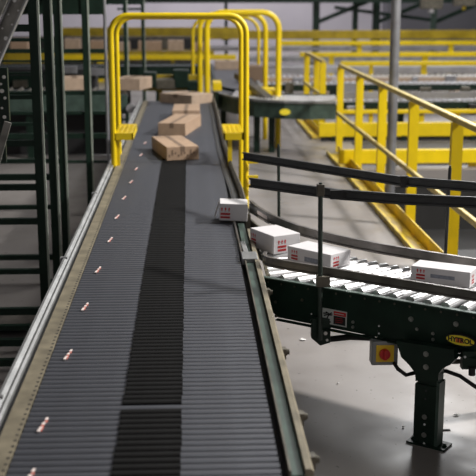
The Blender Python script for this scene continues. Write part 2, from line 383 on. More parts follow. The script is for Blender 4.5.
jb = MB().prism([(q.x-.05, q.z+.09), (q.x+.045, q.z+.09), (q.x+.045, q.z-.035), (q.x-.005, q.z-.05), (q.x-.05, q.z-.01)], q.y-.02, q.y+.02, 1).build('post_bracket', 'green', spur, .004)
one('bracket_bolt', 'bolt', jb, (q.x+.02, q.y-.02, q.z+.015), (0, -1, 0), .007, .006); one('bracket_bolt', 'bolt', jb, (q.x+.028, q.y-.02, q.z-.02), (0, -1, 0), .005, .006)
# bolts along the side frame (position along s, height)
def sface(px, py, off=-.011):                        # point on the near side-frame face seen at a pixel
    d = ray(px, py); p0 = S(0, off); t = ((p0-Vector((0, 0, 0))).dot(N)-0)/(d.dot(N)); return Vector((d.x*t, d.y*t, EYE+d.z*t))
fb = MB()
for px, py in ((275.5, 302), (276, 316), (302, 300)): one('frame_bolt', 'grime', spur, sface(px, py), -N, .006, .006)
for px, py in ((411, 319), (456, 324), (433, 333.5), (433, 339.5), (353, 322), (353, 327), (417, 329)): one('frame_bolt', 'bolt2', spur, sface(px, py), -N, .0095 if px in (411, 456) else .006, .008)
for px, py in ((311.5, 314), (311.5, 320), (379, 326), (379, 333.5)): MB().tube([sface(px, py)-N*.001, sface(px, py, -.013)], .0048, 8).build('bolt_hole', 'labelwhite', spur)
for i in range(26):
    hexbolt(fb, S(0.04+i*0.078, -.011, ZT-.022), -N, .0042, .003)
tag(fb.build('axle_nuts', 'grime', spur), kind='stuff')
# leg with gusset, slotted post and foot
lg = thing  # (kept for readability)
def sz(px, py, off=-.012):
    p = sface(px, py, off); return ((p-O).dot(D), p.z)
def legbox(px0, px1, py0, py1, t0, t1, off=-.012):
    s0 = sz(px0, 400, off)[0]; s1 = sz(px1, 400, off)[0]; z1 = sz(px0, py0, off)[1]; z0 = sz(px0, py1, off)[1] if py1 else 0.01
    return plate([(s0, z0), (s1, z0), (s1, z1), (s0, z1)], t0, t1)
leg = MB().add(*legbox(416.5, 435.5, 350, 385, -.066, -.012, -.075)).add(*legbox(414.5, 437, 383, None, -.075, -.010, -.075)).build('leg', 'green', spur)
MB().add(*legbox(436, 439, 383, None, -.076, -.008, -.075)).add(*legbox(435.2, 437.2, 368, 384, -.067, -.011, -.075)).build('leg_lit_edge', 'green2', leg)  # lighter green paints the lit right side of the leg
gus = MB().add(*plate([sz(*p, -.083) for p in ((396, 341), (454, 350), (454.5, 360), (450, 365), (443, 368), (438.5, 374), (438, 381), (415.5, 381), (415, 373), (409, 365), (401, 357))], -.083, -.0375)).build('gusset', 'green', leg)
for px, py in ((426, 354), (426, 367)): one('leg_bolt', 'bolt2', leg, sface(px, py, -.083), -N, .010, .008)
for px, py in ((424.5, 417), (424, 435)): one('leg_bolt', 'bolt2', leg, sface(px, py, -.075), -N, .0095, .007)
for px, py in ((424.5, 424.5), (424, 443.5)): MB().tube([sface(px, py, -.074), sface(px, py, -.0775)], .0055, 8).build('bolt_hole', 'labelwhite', leg)
for px, py in ((426, 391), (425.5, 399)): MB().tube([sface(px, py, -.074), sface(px, py, -.0765)], .005, 8).build('bolt_hole', 'black', leg)
f0 = sz(414.5, 440, -.075)[0]; f1 = sz(438.5, 440, -.075)[0]
MB().add(*plate([(f0-.036, 0), (f1+.036, 0), (f1+.036, .010), (f0-.036, .010)], -.09, .005)).build('foot_plate', 'green', leg)
for u in (f0-.018, f1+.018): one('anchor_bolt', 'green', leg, S(u, -.045, .010), (0, 0, 1), .010, .014)
for (s_, t_) in ((3.0, 0.0),):
    MB().box((S(s_, t_).x-.04, S(s_, t_).y, 0), (S(s_, t_).x+.04, S(s_, t_).y+.06, ZBm)).build('leg', 'green', spur)
for s_ in (1.1, 3.0):
    p = S(s_, WS+.01); MB().box((p.x-.035, p.y-.03, 0), (p.x+.035, p.y+.03, .46)).build('leg', 'green', spur)
# lower shafts and hoses
MB().tube([at(322, 340, 5.02), at(350, 337, 5.0), at(375, 338, 4.98)], .016, 8).build('cross_shaft', 'black', spur)
MB().tube([at(438, 362, 4.6), at(480, 361, 4.6)], .012, 8).build('cross_shaft', 'grime', spur)
eb = MB(); q = at(468, 359, 4.46); eb.box((q.x-.025, q.y, q.z-.05), (q.x+.13, q.y+.04, q.z+.035)); eb.build('end_bracket', 'green', spur)
bt = MB(); bt.tube([at(465, 357, 4.456), at(465, 357, 4.45)], .006, 8); bt.build('bolt_hole', 'labelwhite', spur)
MB().tube([at(472, 367, 4.45), at(472, 375, 4.45)], .016, 10).build('end_roller', 'black', spur)
# warning label
def face_quad(px0, py0, px1, py1, off, m, name, parent, skew=0.08):
    a = sface(px0, py0, off); c = sface(px1, py1+0, off)
    sa = (a-O).dot(D); sc_ = (c-O).dot(D)
    mb = MB().add(*plate([(sa, a.z), (sc_, a.z), (sc_, c.z), (sa, c.z)], off, -.0095)); return mb.build(name, m, parent), sa, sc_, a.z, c.z
wl, sa, sb, za, zb = face_quad(321.5, 307.5, 346.5, 327.5, -.0125, 'labelwhite', 'warning_label', spur)
tag(wl, 'white and black safety label with red header')
def lab(u0, v0, u1, v1, m, name='label_mark', off=-.0135):
    a0 = sa+(sb-sa)*u0; a1 = sa+(sb-sa)*u1; z0 = za+(zb-za)*v0; z1 = za+(zb-za)*v1
    return MB().add(*plate([(a0, z0), (a1, z0), (a1, z1), (a0, z1)], off, -.0124)).build(name, m, wl)
lab(.49, .08, .97, .34, 'redknob'); lab(.49, .38, .95, .92, 'black'); lab(.07, .80, .38, .88, 'black')
pm = MB()
def stroke(u0, v0, u1, v1, wd):
    a = S(sa+(sb-sa)*u0, -.0135, za+(zb-za)*v0); b = S(sa+(sb-sa)*u1, -.0135, za+(zb-za)*v1); pm.beam(a, b, wd, .0012, up=-N)
for u in ((.10, .48, .30, .36), (.30, .36, .42, .22), (.18, .22, .40, .40), (.22, .68, .30, .38), (.08, .34, .22, .30), (.30, .40, .44, .34)): stroke(*u, .006)
pm.build('running_figure', 'black', wl)
wt = MB()
for j in range(3): wt.beam(S(sa+(sb-sa)*.56, -.0142, za+(zb-za)*(.52+.13*j)), S(sa+(sb-sa)*(.84+.03*(j % 2)), -.0142, za+(zb-za)*(.49+.13*j)), .002, .0006, up=-N)
wt.build('label_print', 'redknob', wl)
ht = MB().beam(S(sa+(sb-sa)*.53, -.0142, za+(zb-za)*.21), S(sa+(sb-sa)*.90, -.0142, za+(zb-za)*.21), .004, .0006, up=-N).build('label_header', 'labelwhite', wl)
# oval logo plate
lc = sface(460.5, 340.3, -.038); ls = (lc-O).dot(D)
def oval(rx, rz, t0, t1, m, name, par):
    return MB().add(*plate([(ls+rx*math.cos(a*2*PI/32), lc.z+rz*math.sin(a*2*PI/32)) for a in range(32)], t0, t1)).build(name, m, par)
logo = oval(.072, .0275, -.040, -.012, 'black', 'logo_plate', spur); tag(logo, 'black and yellow oval maker plate with capital lettering')
oval(.067, .0225, -.0415, -.0399, 'logoyellow', 'logo_field', logo)
mt = Matrix.Identity(4)
for i, v in enumerate((D, Vector((0, 0, 1)), D.cross(Vector((0, 0, 1))))):
    for j in range(3): mt[j][i] = v[j]
mt.translation = S(ls, -.0422, lc.z)
text_mesh('HYTROL', .031, 'black', logo, mt, bold=.0012)
MB().add(*plate([(ls-.022, lc.z+.012), (ls+.012, lc.z+.012), (ls+.012, lc.z-.012), (ls-.022, lc.z-.012)], -.0418, -.0414)).build('logo_accent', 'logored', logo)

# isolator switch and its cable
q = at(385, 353.5, 4.70); sw = thing('switch_box', 'grey switch box with yellow plate and red knob under the spur conveyor', 'switch', (q.x, q.y, q.z-.06))
hx, hz = .063, .060
MB().box((-hx, 0, .06-hz), (hx, .07, .06+hz)).build('housing', 'grey', sw, .005)
MB().box((-.043, -.004, .06-.042), (.043, .002, .06+.042)).build('face_plate', 'yplate', sw, .002)
kb = MB().tube([(-.003, -.004, .06), (-.003, -.020, .06)], .026, 20); kb.box((-.010, -.034, .06-.024), (.004, -.018, .06+.024)); kb.build('knob', 'redknob', sw, .002)
MB().box((-.028, .055, .06), (.028, .075, .16)).build('mounting_bracket', 'green', sw)
c0 = at(398, 369, 4.62); c1 = at(406, 375, 4.62); c2 = at(414, 373, 4.64); c3 = at(430, 371, 4.66); c4 = at(446, 371, 4.62); c5 = at(460, 376, 4.60); c6 = at(470, 383, 4.58); c7 = at(486, 394, 4.56)
tag(MB().tube([q+Vector((.045, .03, -.05)), c0, c1, c2, c3, c4, c5, c6, c7], .0095, 10).build('power_cable', 'black'), 'black cable curving right from the switch box behind the leg', 'cable')

# ------------------------------------------------------------------ cartons
def arrows(mb, P, U, V, nx, s):                      # three up arrows with baseline at P; U right, V up (unit vectors)
    for i in range(3):
        c = P+U*(i-1)*s*1.25
        mb.add([c-U*s*.16, c+U*s*.16, c+U*s*.16+V*s*.7, c-U*s*.16+V*s*.7], [(0, 1, 2, 3)])
        mb.add([c-U*s*.45+V*s*.7, c+U*s*.45+V*s*.7, c+V*s*1.5], [(0, 1, 2)])
def printface(par, origin, U, V, nrm, s, extra=False):
    U = Vector(U); V = Vector(V); nrm = Vector(nrm); o = Vector(origin)+nrm*.0012
    mb = MB(); arrows(mb, o+V*s*2.5, U, V, nrm, s)
    for r_ in (1.2, 0.0):
        mb.add([o-U*s*1.7+V*s*r_, o+U*s*1.7+V*s*r_, o+U*s*1.7+V*s*(r_+.75), o-U*s*1.7+V*s*(r_+.75)], [(0, 1, 2, 3)])
    mb.build('red_print', 'red', par)
    mb = MB(); o2 = o+nrm*.0006
    for r_ in (1.45, 0.25):
        for i in range(5):
            c = o2+U*s*(-1.3+i*.62)+V*s*r_; mb.add([c, c+U*s*.34, c+U*s*.34+V*s*.22, c+V*s*.22], [(0, 1, 2, 3)])
    mb.build('dark_print', 'darkink', par)
def carton(name, label, loc, rz, L_, W_, H_, mname, group):
    t = thing(name, label, 'box', loc, rz, group)
    MB().box((-L_/2, -W_/2, 0), (L_/2, W_/2, H_)).build('body', mname, t, .003)
    return t
WG = 'white cartons on the spur conveyor'
# carton A: straddles the edge of the sorter, tipping out; open flap on its left side
A = carton('white_carton', 'small white carton leaving the dark slats, half over the edge, leftmost of the white ones', (0.258, 6.36, ZB+.014), math.radians(-1.5), .172, .17, .106, 'white', WG)
A.rotation_euler.y = .045
printface(A, (-.050, -.085, .014), (1, 0, 0), (0, 0, 1), (0, -1, 0), .0175)
MB().add([(-.086, -.083, .100), (-.086, .07, .100), (-.112, .07, .012), (-.112, -.075, .012), (-.088, -.083, .100), (-.088, .07, .100), (-.114, .07, .012), (-.114, -.075, .012)], [(0, 1, 2, 3), (7, 6, 5, 4), (0, 3, 7, 4), (1, 2, 6, 5), (2, 3, 7, 6)]).build('flap', 'white', A)
def oriented(label, near, ang, L_, W_, H_, group, zz=.688):
    """carton from its nearest bottom corner; L_ runs right along ang, W_ runs left-back"""
    a = math.radians(ang); u = Vector((math.cos(a), math.sin(a))); v = Vector((-u.y, u.x)); c = Vector(near)+u*L_/2+v*W_/2
    return carton('white_carton', label, (c.x, c.y, zz), a, L_, W_, H_, 'white', group), L_, W_
B, bl, bw = oriented('white carton at the head of the spur, second from the left', (.442, 5.511), 27, .172, .25, .102, WG)
printface(B, (-bl*.5+.055, -bw/2, .014), (1, 0, 0), (0, 0, 1), (0, -1, 0), .0160)
printface(B, (-bl/2, bw*.5-.040, .020), (0, -1, 0), (0, 0, 1), (-1, 0, 0), .0150)
MB().box((-bl/2-.003, -bw/2+.004, .004), (-bl/2-.0005, -bw/2+.040, .096)).build('flap_edge', 'white', B)
C3, cl_, cw_ = oriented('white carton mid-spur behind the thin post, grey print on its long face', (.709, 5.177), 43, .165, .295, .078, WG)
printface(C3, (-cl_/2, cw_*.5-.050, .012), (0, -1, 0), (0, 0, 1), (-1, 0, 0), .0130)
printface(C3, (-cl_/2+.045, -cw_/2, .012), (1, 0, 0), (0, 0, 1), (0, -1, 0), .0130)
MB().box((-cl_/2-.0015, -cw_/2+.060, .014), (-cl_/2-.0004, cw_/2-.12, .040)).build('grey_print', 'bluegrey', C3)
E4, el, ew = oriented('white carton at the right end of the spur behind the near guide rail', (1.331, 4.800), 60, .135, .295, .078, WG)
printface(E4, (-el/2, ew*.5-.050, .016), (0, -1, 0), (0, 0, 1), (-1, 0, 0), .0130)
MB().box((-el/2-.0015, ew/2-.22, .030), (-el/2-.0004, ew/2-.10, .048)).build('grey_print', 'bluegrey', E4)
printface(E4, (-el/2+.05, -ew/2, .012), (1, 0, 0), (0, 0, 1), (0, -1, 0), .0115)

KG = 'brown cartons on the sorting conveyor'
def kraft(label, px, ry, wpx, dep, H_, ang, m='kraft', tape_dir='y', flip=0):
    p = on(px, ry, ZB); Y = p.y; L_ = wpx*Y/FPX
    c = Vector((p.x, p.y+dep/2, ZB+.001))
    t = carton('brown_carton', label, c, math.radians(ang), L_, dep, H_, m, KG)
    tx = L_*.07
    tp = MB().box((-tx, -dep/2-.001, H_-.0005), (tx, dep/2+.001, H_+.0015)).box((-tx, -dep/2-.0015, H_*.62), (tx, -dep/2-.0003, H_+.001))
    tp.build('tape', 'tape', t); return t, L_
t1, l1 = kraft('brown carton nearest the camera on the sorter, where the dark strip ends', 174, 160.5, 33, .72, .115, 12)
pr_ = MB()
for i in range(9): pr_.box((-l1*.44+i*l1*.095, -.3617, .030+.012*(i % 3)), (-l1*.44+i*l1*.095+l1*.05, -.3602, .05+.02*((i*2) % 3)))
pr_.build('printing', 'tape', t1)
kraft('brown carton turned corner-on, second in line from the camera', 180, 136, 28, .85, .125, -11, 'kraft')
kraft('brown carton third in line, squarely behind the turned one', 186.5, 121.5, 27, .72, .12, -1, 'kraft')
kraft('pale brown wide carton at the far end of the sorter, last in line', 186, 104, 42, .42, .12, -40, 'kraft2')

# ------------------------------------------------------------------ crossover hoops
def hoop(mb, xl, xr, Y, ztop, r=.028, zb=0.0, rc=.12):
    pts = [(xl, Y, zb), (xl, Y, ztop-rc)]
    for i in range(1, 6):
        a = PI-i*PI/12*1.0; pts.append((xl+rc+rc*math.cos(a), Y, ztop-rc+rc*math.sin(a)))
    pts.append((xl+rc, Y, ztop)); pts.append((xr-rc, Y, ztop))
    for i in range(1, 6):
        a = PI/2-i*PI/12; pts.append((xr-rc+rc*math.cos(a), Y, ztop-rc+rc*math.sin(a)))
    pts += [(xr, Y, ztop-rc), (xr, Y, zb)]
    return mb.tube(pts, r, 12)
X_ = thing('crossover_hoop', 'nearest yellow tubular hoop pair straddling the sorting conveyor, with step treads', 'railing', (0, 8.5, 0))
xl, xr = at(113, 120, 8.5).x, at(246, 120, 8.5).x; zt_ = zat(15.5, 8.5, 180)
def sub(b): b.v = [(v[0], v[1]-8.5, v[2]) for v in b.v]; return b
sub(hoop(MB(), xl, xr, 8.5, zt_, .023, 0, .14)).build('hoop', 'yellow', X_)
xl2, xr2 = at(118.5, 120, 9.15).x, at(241, 120, 9.15).x
sub(hoop(MB(), xl2, xr2, 9.15, zat(17, 9.15, 180), .021, 0, .15)).build('hoop', 'yellow', X_)
for a, b in ((116, 134.5), (223, 242)):
    xa, xb = at(a, 130, 8.7).x, at(b, 130, 8.7).x; zz = zat(133, 8.5, a)
    mb = MB().box((xa, 8.48, zz-.055), (xb, 8.50, zz)); mb.box((xa, 8.48, zz-.055), (xa+.012, 9.1, zz)); mb.box((xb-.012, 8.48, zz-.055), (xb, 9.1, zz)); mb.box((xa, 9.09, zz-.055), (xb, 9.11, zz))
    for i in range(12): mb.box((xa, 8.52+i*.048, zz-.012), (xb, 8.538+i*.048, zz))
    for i in range(4): mb.box((xa+(xb-xa)*(i+.5)/4-.004, 8.5, zz-.012), (xa+(xb-xa)*(i+.5)/4+.004, 9.1, zz-.001))
    sub(mb).build('tread', 'yellow', X_)
    xc = xb-.03 if a < 150 else xa+.05
    sub(MB().box((xc-.018 if a > 150 else xa+.005, 8.5, .35), (xc+.018 if a > 150 else xa+.04, 8.53, zz-.05))).build('tread_brace', 'yellow', X_)
for py in (162, 177, 186): q = at(249, py, 8.46); sub(MB().box((q.x-.01, q.y-.01, q.z-.012), (q.x+.075, q.y+.01, q.z+.012))).build('tab', 'yellow', X_)
# second crossover farther back: two hoops
X2 = thing('crossover_hoop', 'far yellow tubular hoops beyond the sorter, second crossover with three arches', 'railing')
hoop(MB(), at(207, 60, 14.4).x, at(278.5, 60, 14.4).x, 14.4, zat(12.5, 14.4), .040, 0, .22).build('hoop', 'yellow', X2)
hoop(MB(), at(200, 60, 15.3).x, at(265.5, 60, 15.3).x, 15.3, zat(14, 15.3), .036, 0, .22).build('hoop', 'yellow', X2)
hoop(MB(), at(193, 60, 17.5).x, at(258.5, 60, 17.5).x, 17.5, zat(17.5, 17.5), .026, 0, .25).build('hoop', 'yellow', X2)
q = at(213, 83, 14.4); q2 = at(229, 83, 14.4); MB().box((q.x, 14.35, q.z-.1), (q2.x-.1, 14.9, q.z)).build('tread', 'yellow', X2)
q = at(262, 90, 14.5); MB().box((q.x-.25, 14.45, q.z-.1), (q.x+.2, 15, q.z)).build('tread', 'yellow', X2)

# ------------------------------------------------------------------ yellow walkway railing, pole
def railing(name, label, x, ys, ztop, zmid, pw_=.085, toe=True, m='yellow', ends=None, postz=0):
    t = thing(name, label, 'railing', (x, ys[0], 0))
    def lo(b): b.v = [(v[0]-x, v[1]-ys[0], v[2]) for v in b.v]; return b
    pm_ = MB().box((-pw_/2, -.03, postz), (pw_/2, .03, ztop-.02)).mesh('post', m)
    for y in ys: inst(pm_, 'post', t, (0, y-ys[0], 0))
    y0, y1 = ends or (ys[0]-.03, ys[-1]+.03)
    lo(MB().beam((x, y0, ztop), (x, y1, ztop), .055, .045)).build('top_rail', 'palerail', t, .008)
    lo(MB().beam((x-.045, y0, zmid), (x-.045, y1, zmid), .04, .045)).build('mid_rail', 'palerail', t, .008)
    if toe:
        lo(MB().box((x-.20, y0-.4, .002), (x-.045, y1-.3, .014)).box((x-.205, y0-.4, .002), (x-.19, y1-.3, .05))).build('toe_plate', 'yellowold', t)
        lo(MB().box((x-.056, y0-.4, .014), (x-.045, y1-.3, .12))).build('toe_board', 'yellowold', t)
    return t
railing('walkway_railing', 'bright yellow railing with pale handrail and toe board, right of the walkway', 2.0, (6.2, 7.78, 9.33, 10.88, 12.38, 14.0), 1.15, .53)
railing('walkway_railing', 'short distant yellow railing beyond the walkway opening, pale handrail over three posts', 1.98, (15.7, 16.5, 17.9), 1.10, .62, .09)
tag(MB().tube([(2.19, 11.3, ZP), (2.19, 11.3, 5.5)], .052, 20).build('support_pole', 'pole'), 'tall galvanised grey round pole rising behind the yellow railing', 'pole')

# pit clutter beside the railing: a low pale kerb beam and dark conveyor in shadow
t = thing('pit_conveyor', 'dark conveyor low in the shadowed pit behind the railing', 'conveyor')
MB().box((2.25, 8.9, -.45), (7, 9.6, -.30)).build('bed', 'black', t); MB().box((2.25, 8.86, -.36), (7, 8.9, -.28)).build('side_frame', 'pole', t)
for x in (2.6, 4.2, 5.8): MB().box((x, 9.0, ZP), (x+.08, 9.08, -.45)).build('leg', 'green', t)

# ------------------------------------------------------------------ left support frames
def upright(label, x, Y, bars, wd, xright=None, xleft=-2.6, top=2.17, posts=None, bd=.05):
    t = thing('steel_upright', label, 'steel frame', (x, Y, 0))
    for px in [x]+(posts or []):
        o = MB().box((px-wd/2-x, -.03, 0), (px+wd/2-x, .03, top)).build('post', 'rackgreen', t)
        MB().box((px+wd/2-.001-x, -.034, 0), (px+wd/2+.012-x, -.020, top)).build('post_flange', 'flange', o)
        MB().box((px-.06-x, -.06, 0), (px+.06-x, .06, .012)).build('foot_plate', 'rackgreen', o)
    for (py, hpx, *r) in bars:
        z = zat(py, Y, 40); h = hpx*Y/FPX; xr_ = (xright if xright is not None else x)
        MB().box((xleft-x, -.02, z-h/2), (xr_-x, .02, z+h/2)).build('crossbar', 'rackgreen', t)
    return t
upright('nearest dark green steel upright frame left of the sorter, with wide rungs', at(37, 100, 6.8).x, 6.8, [(28, 7), (97, 4), (143, 6), (187, 6), (221, 6), (271, 5)], .056, posts=[-2.55])
upright('second dark green steel upright from the left, close behind the nearest one', at(50.5, 100, 7.5).x, 7.5, [(73, 2), (93, 2), (177, 6), (207, 4), (257, 5)], .054, posts=[-2.5])
upright('third dark green upright, widest of the close trio left of the sorter', at(60.5, 100, 8.2).x, 8.2, [(40, 3), (124, 3), (160, 2)], .052, xright=at(62, 100, 8.2).x, posts=[-2.7])
upright('dark green upright between the trio and the pale conduit, rungs on both sides', at(87.5, 100, 9.9).x, 9.9, [(6, 16), (51, 4), (61, 2), (93, 4), (113, 3), (136, 5), (162, 2.5)], .056, xright=at(106, 100, 9.9).x)
upright('thin dark green upright seen through the left side of the yellow hoop', at(126, 60, 14.5).x, 14.5, [(3, 3), (120, 2)], .05, xright=at(143, 60, 14).x, xleft=at(90, 60, 14).x)
upright('farthest thin dark green upright inside the hoop, near its middle', at(143.5, 60, 18.6).x, 18.6, [(9, 2)], .055, xleft=at(120, 60, 19).x)
tag(MB().tube([(at(107, 100, 10.9).x, 10.9, 0), (at(107, 100, 10.9).x, 10.9, 5.4)], .017, 10).build('conduit', 'pole'), 'thin pale vertical conduit just left of the yellow hoop', 'pipe')
t = thing('low_rack', 'low dark rack of bars over a dusty shelf at the lower left beside the sorter', 'rack', (-1.6, 5.9, 0))
def lo(b, x=-1.6, y=5.9): b.v = [(v[0]-x, v[1]-y, v[2]) for v in b.v]; return b
for Yb, py, hp in ((6.2, 311, 7), (6.0, 327, 5), (5.7, 342, 7), (5.5, 362, 7)):
    z = max(zat(py, Yb, 20), .03); lo(MB().box((-2.4, Yb-.02, z-hp*Yb/FPX/2), (-.93, Yb+.02, z+hp*Yb/FPX/2))).build('bar', 'green', t)
lo(MB().box((-2.4, 6.24, .05), (-.95, 6.66, .06))).build('shelf', 'dustboard', t)
for x in (-2.4, -.97): lo(MB().box((x-.025, 5.4, 0), (x+.025, 6.68, .05))).build('runner', 'green', t)
t = thing('added_overhead_deck', 'unseen overhead conveyor deck added above the left uprights', 'conveyor', (-2.2, 12, 2.3))  # unseen deck, added to darken the floor on the left
def lo5(b): b.v = [(v[0]+2.2, v[1]-12, v[2]-2.3) for v in b.v]; return b
lo5(MB().box((-3.6, 6.6, 2.34), (-.98, 17, 2.42))).build('deck', 'black', t)
for x in (-3.6, -.98): lo5(MB().box((x-.03, 6.6, 2.18), (x+.03, 17, 2.5))).build('side_frame', 'rackgreen', t)
for y in (8.6, 10.4, 12.2, 14): lo5(MB().box((-3.6, y, 2.24), (-.98, y+.08, 2.33))).build('cross_member', 'rackgreen', t)
# stair stringer, upper left, close to the camera
Ys = 4.2
t = thing('stair_stringer', 'grey bolted steel stair stringer slanting across the upper left corner', 'stair', tuple(at(0, 60, Ys)))
b0 = at(0, 60, Ys)
def lo2(b): b.v = [(v[0]-b0.x, v[1]-b0.y, v[2]-b0.z) for v in b.v]; return b
p0, p1 = at(36, -32, Ys), at(-42, 146, Ys)
dd = (p1-p0).normalized(); pp = Vector((dd.z, 0, -dd.x))
def par(off, wd, dep, m, name, dy=0):
    lo2(MB().beam(p0+pp*off+Vector((0, dy, 0)), p1+pp*off+Vector((0, dy, 0)), wd, dep, up=(0, 1, 0))).build(name, m, t)
sg = 1 if (pp.x > 0) else -1
par(-sg*.010, .052, .012, 'stringer', 'channel_web'); par(sg*.018, .007, .05, 'alu', 'channel_flange', -.02); par(-sg*.036, .007, .05, 'alu', 'channel_flange', -.02)
par(-sg*.075, .040, .012, 'stringer', 'channel_web', .04); par(-sg*.098, .006, .04, 'alu', 'channel_flange', .02)
bt = MB()
for k in range(26):
    u = k/26.; c = p0+(p1-p0)*u+Vector((0, -.008, 0)); hexbolt(bt, c-pp*sg*(.010+.014*(1 if k % 2 else -1)), (0, -1, 0), .0028 if k % 5 else .0062, .006)
tag(lo2(bt).build('stringer_bolts', 'bolt', t), kind='stuff')
# dark perforated upright with bolts below the stringer
Yp = 4.6; a = at(1, 62, Yp); b = at(1, 158, Yp)
t = thing('bolted_upright', 'short dark green bolted plate and bracket at the left edge under the stringer', 'steel frame', (a.x, Yp, b.z))
def lo3(m_): m_.v = [(v[0]-a.x, v[1]-Yp, v[2]-b.z) for v in m_.v]; return m_
x1 = at(8.5, 100, Yp).x
lo3(MB().box((a.x-.05, Yp, at(0, 121, Yp).z), (x1, Yp+.03, at(0, 68, Yp).z))).build('plate', 'green', t)
lo3(MB().beam(at(8, 122, Yp-.01), at(-6, 172, Yp-.01), .030, .01, up=(0, 1, 0))).build('strut', 'stringer', t)
lo3(MB().box((a.x-.02, Yp+.02, at(0, 163, Yp).z), (at(5, 150, Yp).x, Yp+.04, at(0, 120, Yp).z))).build('post', 'green', t)
for px, py, r in ((4, 77, .006), (2, 91, .007), (5, 98, .005), (4.5, 117, .006), (1, 84, .004), (2, 108, .004)): bt = MB(); hexbolt(bt, at(px, py, Yp), (0, -1, 0), r, .008); lo3(bt).build('plate_bolt', 'bolt', t)

# ------------------------------------------------------------------ distant conveyors
def xconv(label, Y, z, x0, x1, dep=.6, bed='bedlight', side='green', sh=.18, rail_=None, legs=3, rollers=False, name='cross_conveyor'):
    t = thing(name, label, 'conveyor', ((x0+x1)/2, Y, 0)); cx = (x0+x1)/2
    def l(b): b.v = [(v[0]-cx, v[1]-Y, v[2]) for v in b.v]; return b
    l(MB().box((x0, Y+.03, z-.05), (x1, Y+dep-.03, z-.02))).build('bed', bed, t)
    l(MB().box((x0, Y, z-sh), (x1, Y+.03, z))).build('side_frame', side, t)
    l(MB().box((x0, Y+dep-.03, z-sh), (x1, Y+dep, z))).build('side_frame', side, t)
    if rollers:
        n = min(int((x1-x0)/.1), 70); me = MB().tube([(0, .035, 0), (0, dep-.035, 0)], .036, 8).mesh('roller', 'steel')
        for i in range(n): inst(me, 'roller', t, (x0-cx+(i+.5)*(x1-x0)/n, 0, z-.012))
    if rail_: l(MB().box((x0, Y-.03, z+rail_[0]), (x1, Y, z+rail_[1]))).build('guide_rail', rail_[2], t)
    for i in range(legs):
        xx = x0+(x1-x0)*(i+.5)/legs; l(MB().box((xx-.04, Y+.05, 0), (xx+.04, Y+.12, z-sh))).build('leg', side, t); l(MB().box((xx-.04, Y+dep-.12, 0), (xx+.04, Y+dep-.05, z-sh))).build('leg', side, t)
    if dep < .65 and name == 'cross_conveyor':
        rg = random.Random(int(Y*10))
        for k in range(7):
            xx = x0+(x1-x0)*(k+.2+.6*rg.random())/7; w_ = rg.uniform(.05, .14)
            l(MB().box((xx-w_, Y-.12, z-sh-.04), (xx+w_, Y-.031, z-sh+rg.uniform(.06, .16)))).build('drive_box', rg.choice(['black', 'pole', 'grime', 'bedlight']), t, .01)
    return t
# curved green roller conveyor joining the sorter from the right
t = thing('curved_conveyor', 'curved green conveyor with bright rollers crossing behind the walkway opening', 'conveyor')
arc = [on(214, 93, .70), on(222, 95.5, .70), on(235, 98.5, .70), on(255, 101, .70), on(285, 103, .70), on(310, 103.5, .70), on(335.5, 103.3, .70)]
arc_b = [p+Vector((.10, 0.95, 0)) for p in arc]
MB().sweep(arc, [(-.015, -.205), (.015, -.205), (.015, 0), (-.015, 0)][::-1]).build('side_frame', 'green2', t)
MB().sweep(arc, [(-.02, .0), (.035, .0), (.035, .03), (-.02, .03)][::-1]).build('frame_edge', 'alu', t)
MB().sweep(arc_b, [(-.015, -.2), (.015, -.2), (.015, .03), (-.015, .03)][::-1]).build('side_frame', 'green', t)
vs = []; 
for p, q_ in zip(arc, arc_b): vs += [p+Vector((0, .02, -.03)), q_+Vector((0, -.02, -.03))]
MB().add(vs, [(2*i, 2*i+2, 2*i+3, 2*i+1) for i in range(len(arc)-1)]).build('bed', 'belt', t)
def lerp_path(P_, u):
    f = u*(len(P_)-1); i = min(int(f), len(P_)-2); return P_[i].lerp(P_[i+1], f-i)
for k in range(34):
    u = .30+.70*k/33; a = lerp_path(arc, u); b = lerp_path(arc_b, u); MB().tube([a+Vector((0, .03, -.002)), b+Vector((0, -.03, -.002))], .026, 8).build('roller', 'steel', t)
for px in (257, 272):
    p = at(px, 110, arc[3].y+.1); MB().box((p.x-.04, p.y, 0), (p.x+.04, p.y+.06, .5)).build('leg', 'green', t)
q = at(285, 112, arc[4].y-.03); MB().prism([(q.x+.07*math.cos(a*PI/10), q.z+.04*math.sin(a*PI/10)) for a in range(20)], q.y-.01, q.y+.004, 1).build('maker_plate', 'logoyellow', t)
# grey belt line running on past the sorter, with a carton
t = thing('belt_conveyor', 'grey belt conveyor climbing away behind the near hoop', 'conveyor')
MB().add([(.40, 15.0, .69), (1.0, 15.0, .69), (1.10, 21, .69), (.45, 21, .69), (.40, 15.0, .60), (1.0, 15.0, .60), (1.10, 21, .60), (.45, 21, .60)], [(0, 1, 2, 3), (7, 6, 5, 4), (0, 4, 5, 1), (1, 5, 6, 2), (2, 6, 7, 3), (3, 7, 4, 0)]).build('belt', 'belt', t)
MB().beam((.37, 14.6, .64), (.42, 21, .64), .05, .2).build('side_frame', 'green', t); MB().beam((1.04, 14.6, .64), (1.14, 21, .64), .05, .2).build('side_frame', 'alu', t)
for y in (15.5, 19.5): MB().box((.45, y, 0), (.53, y+.08, .6)).build('leg', 'green', t); MB().box((.95, y, 0), (1.03, y+.08, .6)).build('leg', 'green', t)
t = thing('brown_carton', 'small brown carton on the belt seen through the near hoop by its right leg', 'box', (.72, 20.2, .692)); MB().box((-.24, -.2, 0), (.24, .2, .16)).build('body', 'kraft2', t); MB().box((-.03, -.201, .159), (.03, .201, .163)).build('tape', 'tape', t)
